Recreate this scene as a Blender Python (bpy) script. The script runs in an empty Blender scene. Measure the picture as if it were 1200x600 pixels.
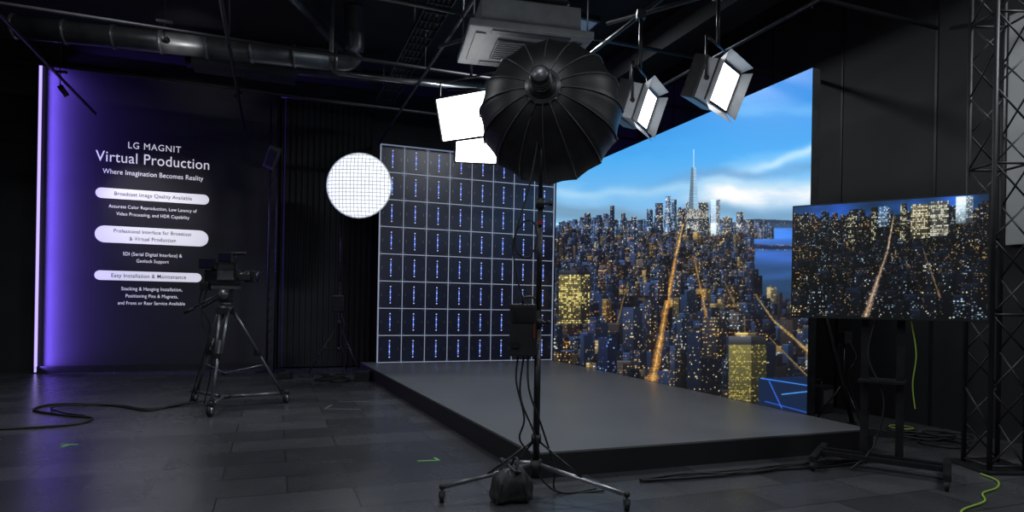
import bpy, bmesh, math, random
import numpy as np
from mathutils import Vector, Matrix
random.seed(7)
CA,SA=0.935,0.355
TH=-math.atan2(SA,CA)
def S(a,b):            # camera axes (right, ahead), values worked out from image coordinates -> room axes
    return (a*CA+b*SA, -a*SA+b*CA)
scn=bpy.context.scene
scn.view_settings.view_transform='Standard'
scn.view_settings.look='None'

# ---------------------------------------------------------------- materials
def mat(name,col,rough=.5,metal=0.0,emit=None,estr=0.0,noise=0.0,nscale=8.0,bump=0.0,spec=.5):
    m=bpy.data.materials.new(name); m.use_nodes=True
    nt=m.node_tree; b=nt.nodes['Principled BSDF']
    b.inputs['Base Color'].default_value=(*col,1)
    b.inputs['Roughness'].default_value=rough
    b.inputs['Metallic'].default_value=metal
    b.inputs['Specular IOR Level'].default_value=spec
    if emit:
        b.inputs['Emission Color'].default_value=(*emit,1)
        b.inputs['Emission Strength'].default_value=estr
    if noise>0 or bump>0:
        tc=nt.nodes.new('ShaderNodeTexCoord'); n=nt.nodes.new('ShaderNodeTexNoise')
        n.inputs['Scale'].default_value=nscale; n.inputs['Detail'].default_value=4
        nt.links.new(tc.outputs['Object'],n.inputs['Vector'])
        if noise>0:
            r=nt.nodes.new('ShaderNodeValToRGB')
            r.color_ramp.elements[0].position=.3; r.color_ramp.elements[1].position=.7
            r.color_ramp.elements[0].color=(*[c*(1-noise) for c in col],1)
            r.color_ramp.elements[1].color=(*[min(1,c*(1+noise)) for c in col],1)
            nt.links.new(n.outputs['Fac'],r.inputs['Fac']); nt.links.new(r.outputs['Color'],b.inputs['Base Color'])
        if bump>0:
            bp=nt.nodes.new('ShaderNodeBump'); bp.inputs['Strength'].default_value=bump
            nt.links.new(n.outputs['Fac'],bp.inputs['Height']); nt.links.new(bp.outputs['Normal'],b.inputs['Normal'])
    return m
M_black=mat('black_paint',(.013,.013,.015),.5,noise=.3)
M_blackmet=mat('black_metal',(.025,.025,.028),.35,.4,noise=.3,nscale=15)
M_wall=mat('wall_black',(.013,.014,.017),.75,noise=.25,nscale=1.5)
M_rwall=mat('wall_right_grey',(.021,.023,.025),.7,noise=.2,nscale=1.2)
M_ceil=mat('ceiling_black',(.009,.010,.012),.9,noise=.3,nscale=2)
M_panel=mat('panel_charcoal',(.020,.020,.024),.65,noise=.15,nscale=2)
M_fabric=mat('softbox_fabric',(.009,.009,.010),.45,noise=.3,nscale=25,bump=.15)
M_bag=mat('sandbag_nylon',(.018,.018,.020),.55,noise=.3,nscale=20,bump=.35)
M_rib=mat('softbox_rib',(.09,.09,.095),.35,.3,noise=.1)
M_silver=mat('silver_metal',(.40,.41,.43),.32,.9,noise=.1)
M_gray=mat('gray_metal',(.15,.155,.165),.35,.6,noise=.2)
M_duct=mat('duct_galvanised',(.080,.085,.09),.4,.5,noise=.3,nscale=5)
M_white=mat('white_plastic',(.7,.7,.72),.4,noise=.05)
M_hvac=mat('hvac_housing',(.14,.15,.16),.55,noise=.15)
M_rubber=mat('rubber',(.010,.010,.010),.6,noise=.2)
M_red=mat('red_plastic',(.25,.02,.02),.4,noise=.1)
M_green=mat('green_cable',(.30,.45,.06),.5,noise=.1)
M_tapeg=mat('green_tape',(.2,.6,.15),.5,noise=.1)
M_tapew=mat('white_tape',(.14,.14,.15),.6,noise=.1)
M_lamp=mat('lamp_face',(.9,.9,.9),.4,emit=(.95,.98,1),estr=7.5)
M_lampedge=mat('lamp_door_inner',(.38,.40,.43),.35,noise=.1)
M_diff=mat('diffuser_lit',(.9,.9,.9),.6,emit=(.95,.97,1),estr=4.5)
M_lantern=mat('lantern_lit',(.8,.8,.8),.6,emit=(.95,.98,1),estr=1.05)
M_lgrid=mat('lantern_grid',(.5,.52,.55),.6,emit=(.80,.88,1),estr=.30)
M_glass=mat('lens_glass',(.01,.012,.03),.05,spec=.9)
M_text=mat('sign_white_lit',(.85,.85,.87),.5,emit=(.9,.9,1),estr=.52)  # slight emission stands in for spotlight falling on lettering and pills
M_ink=mat('sign_ink',(.02,.02,.03),.5)
M_vstrip=mat('violet_led',(.2,.1,.8),.4,emit=(.42,.33,1.0),estr=1.6)
M_tile=mat('led_back_navy',(.014,.019,.046),.35,noise=.25,nscale=3)
M_line=mat('panel_seam',(.45,.47,.55),.4,emit=(.52,.62,.90),estr=.25)
M_mark=mat('panel_connector_blue',(.08,.12,.5),.4,emit=(.12,.25,1.0),estr=.95)
M_pink=mat('panel_dot',(.6,.5,.7),.4,emit=(.65,.68,.95),estr=.7)
M_wlight=mat('wall_lit_pale',(.45,.46,.46),.7,noise=.08,nscale=2)  # pale colour imitates light falling on part of the right wall

def floor_mat():
    m=bpy.data.materials.new('floor_vinyl_tiles'); m.use_nodes=True; nt=m.node_tree
    b=nt.nodes['Principled BSDF']; tc=nt.nodes.new('ShaderNodeTexCoord')
    br=nt.nodes.new('ShaderNodeTexBrick'); br.offset=.5; br.offset_frequency=2
    br.inputs['Scale'].default_value=1; br.inputs['Brick Width'].default_value=.9; br.inputs['Row Height'].default_value=.45
    br.inputs['Mortar Size'].default_value=.005; br.inputs['Color1'].default_value=(.046,.048,.053,1)
    br.inputs['Color2'].default_value=(.088,.090,.098,1); br.inputs['Mortar'].default_value=(.016,.016,.018,1)
    nt.links.new(tc.outputs['Object'],br.inputs['Vector'])
    n=nt.nodes.new('ShaderNodeTexNoise'); n.inputs['Scale'].default_value=2.3; n.inputs['Detail'].default_value=6
    nt.links.new(tc.outputs['Object'],n.inputs['Vector'])
    mx=nt.nodes.new('ShaderNodeMixRGB'); mx.blend_type='MULTIPLY'; mx.inputs[0].default_value=.4
    nt.links.new(br.outputs['Color'],mx.inputs[1]); nt.links.new(n.outputs['Fac'],mx.inputs[2])
    nt.links.new(mx.outputs[0],b.inputs['Base Color'])
    mr=nt.nodes.new('ShaderNodeMapRange'); mr.inputs['To Min'].default_value=.20; mr.inputs['To Max'].default_value=.33
    nt.links.new(n.outputs['Fac'],mr.inputs['Value']); nt.links.new(mr.outputs[0],b.inputs['Roughness'])
    b.inputs['Specular IOR Level'].default_value=.7
    bp=nt.nodes.new('ShaderNodeBump'); bp.inputs['Strength'].default_value=.05
    nt.links.new(br.outputs['Fac'],bp.inputs['Height']); nt.links.new(bp.outputs['Normal'],b.inputs['Normal'])
    return m
M_floor=floor_mat()
M_stage=mat('stage_vinyl',(.105,.108,.116),.40,noise=.10,nscale=1.2)
M_stageside=mat('stage_fascia',(.009,.009,.010),.6)

# ---------------------------------------------------------------- builder
class B:
    def __init__(s): s.bm=bmesh.new(); s.mats=[]; s.M=Matrix.Identity(4)
    def mi(s,m):
        if m not in s.mats: s.mats.append(m)
        return s.mats.index(m)
    def _fin(s,verts,m,smooth=False):
        i=s.mi(m); fs=set()
        for v in verts:
            for f in v.link_faces: fs.add(f)
        for f in fs: f.material_index=i; f.smooth=smooth
        bmesh.ops.transform(s.bm,matrix=s.M,verts=verts)
    def box(s,c,size,m,rot=None,bev=0.0):
        r=bmesh.ops.create_cube(s.bm,size=1); vs=r['verts']
        bmesh.ops.scale(s.bm,vec=size,verts=vs)
        if bev>0:
            es=list({e for v in vs for e in v.link_edges})
            rr=bmesh.ops.bevel(s.bm,geom=es,offset=bev,segments=2,affect='EDGES',profile=.7)
            vs=rr['verts']
            vs=list({v for f in rr['faces'] for v in f.verts}|set(v for v in vs if v.is_valid))
            seen=set(vs); st=list(vs)
            while st:
                v=st.pop()
                for e in v.link_edges:
                    o=e.other_vert(v)
                    if o not in seen: seen.add(o); st.append(o)
            vs=list(seen)
        T=Matrix.Translation(c)
        if rot is not None: T=T@rot.to_4x4()
        bmesh.ops.transform(s.bm,matrix=T,verts=vs)
        s._fin(vs,m); return vs
    def cyl(s,p0,p1,r0,m,r1=None,seg=14,cap=True):
        p0=Vector(p0);p1=Vector(p1); d=p1-p0; L=d.length
        if L<1e-6: return
        r=bmesh.ops.create_cone(s.bm,cap_ends=cap,segments=seg,radius1=r0,radius2=r0 if r1 is None else r1,depth=L)
        q=d.to_track_quat('Z','Y')
        bmesh.ops.transform(s.bm,matrix=Matrix.Translation((p0+p1)/2)@q.to_matrix().to_4x4(),verts=r['verts'])
        s._fin(r['verts'],m,True)
    def sph(s,c,r,m,sc=(1,1,1),seg=16):
        q=bmesh.ops.create_uvsphere(s.bm,u_segments=seg,v_segments=max(6,seg//2),radius=r)
        bmesh.ops.scale(s.bm,vec=sc,verts=q['verts']); bmesh.ops.translate(s.bm,vec=c,verts=q['verts'])
        s._fin(q['verts'],m,True)
    def tube(s,pts,r,m,n=6,seg=8):
        P=[Vector(p) for p in pts]; out=[]
        for i in range(len(P)-1):
            a=P[max(i-1,0)];b=P[i];c=P[i+1];d=P[min(i+2,len(P)-1)]
            for k in range(n):
                t=k/n
                out.append(.5*((2*b)+(c-a)*t+(2*a-5*b+4*c-d)*t*t+(3*b-a-3*c+d)*t**3))
        out.append(P[-1]); rings=[]
        for i,p in enumerate(out):
            d=(out[min(i+1,len(out)-1)]-out[max(i-1,0)]).normalized()
            up=Vector((0,0,1)) if abs(d.z)<.9 else Vector((1,0,0))
            a=d.cross(up).normalized(); b=d.cross(a)
            rings.append([s.bm.verts.new(p+r*(math.cos(t)*a+math.sin(t)*b)) for t in [2*math.pi*k/seg for k in range(seg)]])
        for i in range(len(rings)-1):
            for k in range(seg):
                try: s.bm.faces.new((rings[i][k],rings[i][(k+1)%seg],rings[i+1][(k+1)%seg],rings[i+1][k]))
                except: pass
        s._fin([v for q in rings for v in q],m,True)
    def poly(s,vs,faces,m,smooth=False):
        V=[s.bm.verts.new(v) for v in vs]
        for f in faces: s.bm.faces.new([V[i] for i in f])
        s._fin(V,m,smooth)
    def obj(s,name,loc=(0,0,0),rz=0.0,parent=None):
        me=bpy.data.meshes.new(name); 
        bmesh.ops.recalc_face_normals(s.bm,faces=s.bm.faces[:])
        s.bm.to_mesh(me); s.bm.free()
        for m in s.mats: me.materials.append(m)
        o=bpy.data.objects.new(name,me); scn.collection.objects.link(o)
        o.location=loc; o.rotation_euler=(0,0,rz)
        if parent: o.parent=parent
        return o
def empty(name,loc=(0,0,0),rz=0):
    e=bpy.data.objects.new(name,None); scn.collection.objects.link(e); e.location=loc; e.rotation_euler=(0,0,rz); e.empty_display_size=.1
    return e
def light(kind,name,loc,power,col,dirv=None,size=.3,size_y=None,parent=None,spot=60,blend=.6,spread=None):
    L=bpy.data.lights.new(name,kind); L.energy=power; L.color=col
    if kind=='AREA':
        L.size=size
        if size_y: L.shape='RECTANGLE'; L.size_y=size_y
        if spread: L.spread=math.radians(spread)
    if kind=='SPOT': L.spot_size=math.radians(spot); L.spot_blend=blend; L.shadow_soft_size=size
    if kind=='POINT': L.shadow_soft_size=size
    o=bpy.data.objects.new(name,L); scn.collection.objects.link(o); o.location=loc
    if dirv is not None: o.rotation_euler=Vector(dirv).to_track_quat('-Z','Y').to_euler()
    if parent: o.parent=parent
    return o

# ---------------------------------------------------------------- room shell
XL,XR,YF,YB,ZC=-7.0,7.2,-3.0,13.15,5.7
def shell(name,c,size,m):
    b=B(); b.box((0,0,0),size,m); return b.obj(name,c)
shell('floor',((XL+XR)/2,(YF+YB)/2,-.05),(XR-XL+.4,YB-YF+.4,.1),M_floor)
shell('ceiling',((XL+XR)/2,(YF+YB)/2,ZC+.05),(XR-XL+.4,YB-YF+.4,.1),M_ceil)
shell('wall_back',((XL+XR)/2,YB+.05,ZC/2),(XR-XL+.2,.1,ZC),M_wall)
shell('wall_front',((XL+XR)/2,YF-.05,ZC/2),(XR-XL+.2,.1,ZC),M_wall)
shell('wall_left',(XL-.05,(YF+YB)/2,ZC/2),(.1,YB-YF,ZC),M_wall)
b=B()
b.box((0.05,0,0),(.1,YB-YF,ZC),M_rwall)
for y in (-6.5,-5.2,-3.9,-2.6,-1.3,0,1.3,2.6,3.9,5.2,6.5):   # panel joints
    b.box((-.006,y,0),(.012,.03,ZC),M_black)
b.obj('wall_right',(XR,(YF+YB)/2,ZC/2))
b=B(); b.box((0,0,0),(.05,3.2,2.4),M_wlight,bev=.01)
b.obj('lit_wall_patch',(XR-.06,2.66,3.25))  # paler slab painted as the lit stretch of the right wall
b=B(); b.box((0,0,.06),(3.95,.02,.12),M_black); b.obj('baseboard_back',(-1.95,YB-.13,0))
b=B()
vs=[];fc=[]; n=90
for i in range(n+1):
    x=i/n*1.75; y=.02*math.sin(i*1.1)
    vs+= [(x,y,.03),(x,y,5.3)]
for i in range(n): fc.append((2*i,2*i+2,2*i+3,2*i+1))
b.poly(vs,fc,M_wall,True); b.cyl((-.02,0,5.32),(1.8,0,5.32),.025,M_blackmet)
b.obj('black_curtain',(.06,13.02,0))

# sign wall
b=B()
b.box((0,0,2.7),(3.92,.09,5.4),M_panel)
b.obj('sign_wall_panel',(-1.94,YB-.05,0))
b=B()
b.box((0,0,2.7),(.035,.03,5.36),M_vstrip); b.box((-.03,0.0,2.7),(.02,.06,5.4),M_blackmet)
st=b.obj('violet_led_strip',(-3.87,YB-.125,0))
light('AREA','violet_wash',(.06,-.06,2.7),90,(.20,.11,1.0),(1,.10,0),size=5.2,size_y=.06,parent=st,spread=90)
lo=bpy.data.objects['violet_wash']
zax=-Vector((1,.26,0)).normalized(); xax=Vector((0,0,1)); yax=zax.cross(xax)
lo.rotation_euler=Matrix((xax,yax,zax)).transposed().to_euler()

# lettering
sign=empty('wall_sign_lettering',(-2.12,YB-.10,0))
def text(s,z,width,m,x=0,y=-.008,bold=0.0,hs=1.0,sp_=1.0):
    c=bpy.data.curves.new('line_text','FONT'); c.body=s; c.align_x='CENTER'; c.align_y='CENTER'; c.size=.2; c.extrude=0; c.offset=bold; c.space_character=sp_; c.resolution_u=6
    o=bpy.data.objects.new('line_'+s.split()[0].lower(),c); scn.collection.objects.link(o); o.parent=sign
    o.data.materials.append(m); o.location=(x,y,z); o.rotation_euler=(math.pi/2,0,0)
    bpy.context.view_layer.update()
    w=o.dimensions.x; k=width/w; o.scale=(k,k*hs,k)
def pill(z,w,h,x=0):
    b=B(); n=12; vs=[]; r=h/2
    for k in range(n+1): a=-math.pi/2+math.pi*k/n; vs.append((w/2-r+r*math.cos(a),r*math.sin(a)))
    for k in range(n+1): a=math.pi/2+math.pi*k/n; vs.append((-w/2+r+r*math.cos(a),r*math.sin(a)))
    N=len(vs); V=[(p[0],0,p[1]) for p in vs]+[(p[0],-.008,p[1]) for p in vs]
    F=[tuple(range(N)),tuple(range(2*N-1,N-1,-1))]+[(i,(i+1)%N,N+(i+1)%N,N+i) for i in range(N)]
    b.poly(V,F,M_text); b.obj('pill_badge',(x,.0,z),0,sign)
text('LG MAGNIT',4.10,.85,M_text,bold=0,hs=1.12,sp_=1.12)
text('Virtual Production',3.86,1.83,M_text,bold=0,hs=1.15,sp_=1.04)
text('Where Imagination Becomes Reality',3.60,1.62,M_text,bold=.0,hs=1.2,sp_=1.04)
pill(3.21,1.83,.185); text('Broadcast Image Quality Available',3.21,1.25,M_ink,y=-.012,bold=.001,hs=1.15,sp_=1.05)
text('Accurate Color Reproduction, Low Latency of',2.98,1.42,M_text,bold=.0,hs=1.2,sp_=1.05)
text('Video Processing, and HDR Capability',2.85,1.18,M_text,bold=.0,hs=1.2,sp_=1.05)
pill(2.475,1.83,.30); text('Professional Interface for Broadcast',2.54,1.25,M_ink,y=-.012,bold=.001,hs=1.15,sp_=1.05)
text('& Virtual Production',2.41,.75,M_ink,y=-.012,bold=.001,hs=1.15,sp_=1.05)
text('SDI (Serial Digital Interface) &',2.13,.95,M_text,bold=0,hs=1.2,sp_=1.05); text('Genlock Support',2.01,.52,M_text,bold=0,hs=1.2,sp_=1.05)
pill(1.735,1.72,.17,-.05); text('Easy Installation & Maintenance',1.735,1.2,M_ink,x=-.05,y=-.012,bold=.001,hs=1.15,sp_=1.05)
text('Stacking & Hanging Installation,',1.50,.98,M_text,bold=0,hs=1.2,sp_=1.05)
text('Positioning Pins & Magnets,',1.37,.84,M_text,bold=0,hs=1.2,sp_=1.05)
text('and Front or Rear Service Available',1.24,1.08,M_text,bold=0,hs=1.2,sp_=1.05)

# ---------------------------------------------------------------- stage
ZS=.2
b=B()
o0=[(1.88,4.42),(5.42,4.38),(5.42,11.95),(1.50,11.95)]
def inset(pts,d):
    c=[sum(p[i] for p in pts)/4 for i in (0,1)]
    return [(p[0]+(d if p[0]<c[0] else -d),p[1]+(d if p[1]<c[1] else -d)) for p in pts]
V=[(x,y,0) for x,y in o0]+[(x,y,ZS-.012) for x,y in o0]+[(x,y,ZS) for x,y in inset(o0,.012)]
b.poly(V,[(0,1,5,4),(1,2,6,5),(2,3,7,6),(3,0,4,7),(4,5,9,8),(5,6,10,9),(6,7,11,10),(7,4,8,11),(3,2,1,0)],M_stageside)
b.poly([(x,y,ZS) for x,y in inset(o0,.012)],[(0,1,2,3)],M_stage)
b.obj('stage_platform')

# ---------------------------------------------------------------- skyline picture shown on the LED wall
def fbm(h,w,rng,fx=3,fy=8,octs=5):
    out=np.zeros((h,w)); amp=1; tot=0
    for o in range(octs):
        gy,gx=fy*2**o+2,fx*2**o+2
        g=rng.random((gy,gx))
        ys=np.linspace(0,gy-1.001,h); xs=np.linspace(0,gx-1.001,w)
        y0=ys.astype(int);x0=xs.astype(int); ty=(ys-y0)[:,None];tx=(xs-x0)[None]
        ty=ty*ty*(3-2*ty);tx=tx*tx*(3-2*tx)
        a=g[y0][:,x0];b_=g[y0][:,x0+1];c=g[y0+1][:,x0];d=g[y0+1][:,x0+1]
        out+=amp*((a*(1-tx)+b_*tx)*(1-ty)+(c*(1-tx)+d*tx)*ty); tot+=amp; amp*=.5
    return out/tot
def blur(a,r,it=2):
    for _ in range(it):
        for axn in (0,1):
            p=[(0,0)]*3; p[axn]=(r+1,r)
            q=np.cumsum(np.pad(a,p,mode='edge'),axis=axn)
            n=a.shape[axn]
            if axn==0: a=(q[2*r+1:2*r+1+n]-q[:n])/(2*r+1)
            else: a=(q[:,2*r+1:2*r+1+n]-q[:,:n])/(2*r+1)
    return a
class Canvas:
    def __init__(s,x0,y0,w,h,sc,seed):
        s.x0,s.y0,s.sc=x0,y0,sc; s.W,s.H=int(w*sc),int(h*sc); s.a=np.zeros((s.H,s.W,3)); s.rng=np.random.default_rng(seed)
        s.X=x0+(np.arange(s.W)+.5)/sc; s.Y=y0+(np.arange(s.H)+.5)/sc
    def ix(s,x): return int(min(max((x-s.x0)*s.sc,0),s.W))
    def iy(s,y): return int(min(max((y-s.y0)*s.sc,0),s.H))
    def bld(s,x0,x1,yt,yb,base,win,dens,cw=1.5,ch=2.0,side=.6,bright=1.0,gam=1.6):
        a,b_,c,d=s.ix(x0),s.ix(x1),s.iy(yt),s.iy(yb)
        if b_-a<1 or d-c<1: return
        h,w=d-c,b_-a
        col=np.ones((h,w,3))*np.array(base)
        sp=int(w*side); col[:,sp:]*=.5
        col*=np.linspace(1.2,.55,h)[:,None,None]
        yy=((np.arange(h))/(ch*s.sc)); xx=((np.arange(w))/(cw*s.sc))
        gy,gx=yy.astype(int),xx.astype(int)
        R=s.rng.random((gy.max()+1,gx.max()+1)); K=s.rng.random((gy.max()+1,gx.max()+1))
        rowp=s.rng.random(gy.max()+1)[:,None]**1.5*1.6
        on=((R<dens*(.3+rowp))[gy][:,gx])&((yy%1)<.6)[:,None]&((xx%1)<.7)[None]
        k=(K**gam)[gy][:,gx][...,None]
        wc=np.array(win)*(.18+.95*k)*bright
        if sp<w: on[:,sp:]&=(s.rng.random((gy.max()+1,gx.max()+1))<.6)[gy][:,gx][:,sp:]
        col*= (1+.22*((yy%1)<.5))[:,None,None]
        col=np.where(on[...,None],np.maximum(wc,col),col)
        s.a[c:d,a:b_]=col
    def road(s,p0,p1,w0,w1,col,core,br=1.0):
        (xa,ya),(xb,yb)=p0,p1
        t=((s.Y-ya)/(yb-ya)); m=np.where((t>=0)&(t<=1))[0]
        jl=fbm(s.H,8,s.rng,2,60,3)[:,2]; jr=fbm(s.H,8,s.rng,2,60,3)[:,5]
        for i in m:
            tt=t[i]; xc=xa+(xb-xa)*tt; w=w0+(w1-w0)*tt
            dd=(s.X-xc)/w
            lim=np.where(dd<0,.30+.9*jl[i],.30+.9*jr[i])
            dx=np.abs(dd)/lim
            g=np.clip(1.15-dx,0,1)
            nn=s.rng.random(s.W)
            car=(s.rng.random(s.W)<.16)&(dx<.8)
            core_=np.clip(1-dx/.55,0,1)[:,None]**1.5*(.15+.85*nn[:,None])
            cc=(np.array(col)*(.4+.7*nn[:,None])*(1-core_)+np.array(core)*core_)*br
            cc=np.where(car[:,None],np.array((1,.93,.7))*br,cc)
            al=np.clip(g*2.2,0,1)[:,None]*(.55+.45*s.rng.random())
            s.a[i]=s.a[i]*(1-al)+cc*al
    def dots(s,x0,x1,y0,y1,n,cols,r=1,lo=.3):
        for k in range(n):
            x=s.ix(s.rng.uniform(x0,x1)); y=s.iy(s.rng.uniform(y0,y1)); c=cols[s.rng.integers(len(cols))]
            s.a[y:y+r,x:x+r]=np.array(c)*s.rng.uniform(lo,1)
    def finish(s,y_h,amt=.55,r=4,tint=(1,.86,.62)):
        a=s.a.copy(); h=s.iy(y_h)
        soft=blur(a,1,1); a[h:]=soft[h:]*.75+a[h:]*.48
        br=np.clip(a-.4,0,None); br[:h]=0
        a+=blur(br,r,2)*amt*.8+blur(br,r*5,2)*amt*.8*np.array(tint)
        s.a=np.clip(a,0,1)
WARM=[(1,.88,.64),(1,.80,.48),(1,.96,.86),(.78,.90,1),(1,.72,.38)]
def city_main():
    c=Canvas(645,60,315,440,3,3); rng=c.rng
    X,Y=np.meshgrid(c.X,c.Y)
    t=np.clip((Y-80)/185,0,1)[...,None]
    top=np.array([.09,.49,.84]); mid=np.array([.27,.64,.91]); low=np.array([.55,.73,.88])
    sky=np.where(t<.55,top+(mid-top)*t/.55,mid+(low-mid)*(t-.55)/.45)
    wx=fbm(c.H,c.W,rng,4,6,4)
    n=fbm(c.H,c.W,rng,3,12,6)[...,None]
    cl=np.clip((n-.50)*5,0,1)
    dark=np.clip((fbm(c.H,c.W,rng,2,7,6)[...,None]-.47)*3.5,0,1)*np.clip((Y-130)/70,0.05,1)[...,None]
    sky=sky*(1-.42*dark)+np.array([.20,.46,.72])*.42*dark
    sky=sky*(1-cl*.26)+np.array([.68,.85,.96])*cl*.26
    Yw=Y+ (wx-.5)*26
    def band(yc,wd,sl,xl,xw,col,am):
        nonlocal sky
        k=np.exp(-((Yw-yc-(X-880)*sl)/wd)**2)*np.clip((X-xl)/xw,0,1)
        k=np.clip(k*(.35+1.3*fbm(c.H,c.W,rng,5,20,5))*am,0,1)[...,None]
        sky=sky*(1-k)+np.array(col)*k
    band(204,6,-.12,720,150,(.36,.58,.78),.8)
    band(229,15,-.06,780,80,(.95,.95,.95),1.2)
    band(196,6,-.28,850,60,(.84,.92,.97),.7)
    band(216,5,-.05,650,1,(.70,.84,.92),.5)
    band(250,9,0,645,1,(.44,.60,.72),1.1)
    c.a=np.clip(sky,0,1)
    hz=c.iy(266); c.a[hz:]=np.array([.06,.10,.17])
    m=(Y>266)&(Y<356)&(X>874+(Y-268)*.15)
    wat=np.array([.17,.31,.47])*(0.75+.5*fbm(c.H,c.W,rng,3,60,3)[...,None])*np.clip(1.25-(Y-266)/120,.5,1.2)[...,None]
    c.a[m]=wat[m]
    m=(Y>259-3*fbm(c.H,c.W,rng,12,2,3))&(Y<267)&(X>868); c.a[m]=np.array([.14,.21,.29])
    c.dots(872,950,261,268,200,WARM,1); c.dots(880,950,286,293,110,WARM,2)
    m=(np.abs(Y-288-2*np.sin(X*.05))<2.5)&(X>872); c.a[m]=np.array([.07,.12,.19])
    for k in range(40): c.dots(874+k*2,876+k*2,287,288,1,WARM,2)
    for i in range(300):
        x=rng.uniform(648,902); w=rng.uniform(1.5,6)
        h=rng.uniform(1,12)+20*math.exp(-((x-800)/40)**2)*rng.random()**1.5+9*math.exp(-((x-705)/26)**2)*rng.random()
        sh=rng.uniform(.6,1.3); base=np.array([.15,.22,.32])*sh
        c.bld(x,x+w,270-h,280,base,WARM[rng.integers(4)],.5,.9,1.1)
    for (x0,x1,yt,base,win,d,br) in [
        (684,691,250,(.10,.15,.24),WARM[0],.3,.8),(714,719,241,(.08,.12,.2),WARM[0],.3,.8),(698,704,252,(.12,.18,.28),WARM[0],.3,.8),(727,732,250,(.1,.16,.24),WARM[0],.3,.8),
        (739,745,254,(.1,.15,.24),WARM[2],.4,1),(757,764,245,(.12,.18,.28),WARM[3],.5,1),(767,776,238,(.1,.15,.24),WARM[2],.4,1),
        (779,785,230,(.24,.35,.48),(.9,.95,1),.8,1),(786,792,234,(.16,.25,.36),(.85,.93,1),.6,.9),(793,802,246,(.1,.16,.26),WARM[0],.5,1),
        (803,829,237,(.16,.21,.28),(1,.97,.88),.75,1),(832,843,234,(.60,.70,.78),(.97,.98,1),.95,1),
        (846,855,254,(.11,.18,.28),WARM[0],.5,1),(862,870,248,(.14,.22,.34),WARM[2],.5,1),(872,882,257,(.12,.18,.28),WARM[0],.4,1)]:
        c.bld(x0,x1,yt,286,base,win,d,1.0,1.3,bright=br,gam=.8)
    for y in np.arange(196,245,1/3):
        w=2.6+(y-196)/49*3.3; a,b_=c.ix(812-w),c.ix(812+w); r=c.iy(y)
        c.a[r,a:b_]=np.array([.66,.82,.94])*(.74+.26*(int(y*1.1)%2)); c.a[r,a:(a+b_)//2]*=.62
    for y in np.arange(175,196,1/3):
        r=c.iy(y); a=c.ix(812); c.a[r,a-1:a+1]=(.85,.92,1)
    yb=279.0; glow=fbm(c.H,c.W,rng,5,7,3)
    while yb<500:
        sc=(yb-262)/200
        w0=2.8+16*sc
        x=640+rng.uniform(0,6)
        while x<955:
            w=w0*rng.uniform(.4,1.6); h=w0*rng.uniform(.5,1.5)+(rng.random()<.2)*w0*1.5
            skip=(x+w/2>876+(yb-268)*.15 and yb<358)
            if not skip:
                g=glow[min(c.iy(yb),c.H-1),min(c.ix(x),c.W-1)]
                sh=rng.uniform(.25,1.35)*(1-.25*min(sc,1)); base=np.array([.095,.135,.21])*sh
                if rng.random()<.25: base=np.array([.16,.145,.14])*sh
                dens=(.05+.42*max(0,g-.33)*2)*rng.uniform(.3,1.6)+.32*max(0,1-sc*2.2)
                if rng.random()<.06: base=np.array([.40,.35,.22])*rng.uniform(.5,1); dens=.6
                c.bld(x,x+w,yb-h,yb+2,base,WARM[rng.integers(5)],dens,.9+.8*sc,1.1+1.1*sc,side=rng.uniform(.3,.75),bright=rng.uniform(.55,1.1))
                if rng.random()<.65:
                    c.bld(x,x+w,yb-h-1-2.5*sc,yb-h,base*1.45+.015,(0,0,0),0)
                if rng.random()<.35 and sc>.15:
                    c.bld(x+w*.3,x+w*.6,yb-h-4*sc,yb-h-1*sc,base*.8,(0,0,0),0)
            x+=w*rng.uniform(.8,1.15)
        yb+=2.3+6.0*sc
        c.dots(650,880,yb-4,yb,int(75*(1-min(sc,.85))),WARM,1 if sc<.3 else 2)
    c.road((800,262),(791,300),1.3,2.6,(.60,.42,.16),(1,.88,.6))
    c.road((791,300),(763,450),3.0,9.5,(.42,.25,.08),(1,.80,.38))
    c.road((812,300),(828,375),1.0,3.0,(.42,.27,.09),(1,.78,.38),.9)
    c.road((735,330),(722,380),.9,1.8,(.4,.28,.12),(.9,.7,.4),.7)
    c.road((884,345),(905,375),1.2,2.6,(.45,.35,.17),(1,.88,.6),.9)
    c.road((905,375),(950,415),2.8,5,(.45,.35,.17),(1,.88,.6),.95)
    c.road((900,395),(950,445),1.5,2.8,(.4,.3,.15),(1,.85,.55),.8)
    c.road((848,330),(862,360),1.1,1.8,(.4,.36,.2),(1,.88,.6),.7)
    for (x0,x1,yt,yb2) in [(770,782,318,352),(755,768,352,392),(742,757,385,432),(791,801,318,345),(792,806,372,420),(784,796,405,452)]:
        c.bld(x0,x1,yt,yb2,np.array([.09,.12,.18])*rng.uniform(.6,1.3),WARM[rng.integers(3)],.28,1.4,1.8,rng.uniform(.4,.7))
    c.bld(654,690,322,380,(.20,.19,.13),(1,.92,.58),.85,1.8,2.3,.72,.95,gam=.8)
    c.bld(654,690,317,322,(.12,.14,.18),(0,0,0),0)
    c.bld(700,722,395,440,(.07,.09,.16),(.5,.7,1),.15,1.6,2,.5)
    c.bld(729,752,360,410,(.11,.14,.21),WARM[0],.16,1.6,2,.55)
    c.bld(804,845,388,470,(.06,.08,.13),WARM[0],.16,1.6,2.1,.4)
    c.bld(822,850,372,420,(.11,.12,.15),WARM[1],.3,1.5,1.9,.6)
    c.bld(853,897,404,476,(.26,.25,.15),(.80,.74,.42),.5,1.5,1.9,.60,.85,gam=1.0)
    c.bld(853,897,394,404,(.20,.21,.23),(0,0,0),0)
    m=(Y>440+(950-X)*.05)&(X>888); c.a[m]=np.array([.05,.10,.19])
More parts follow.
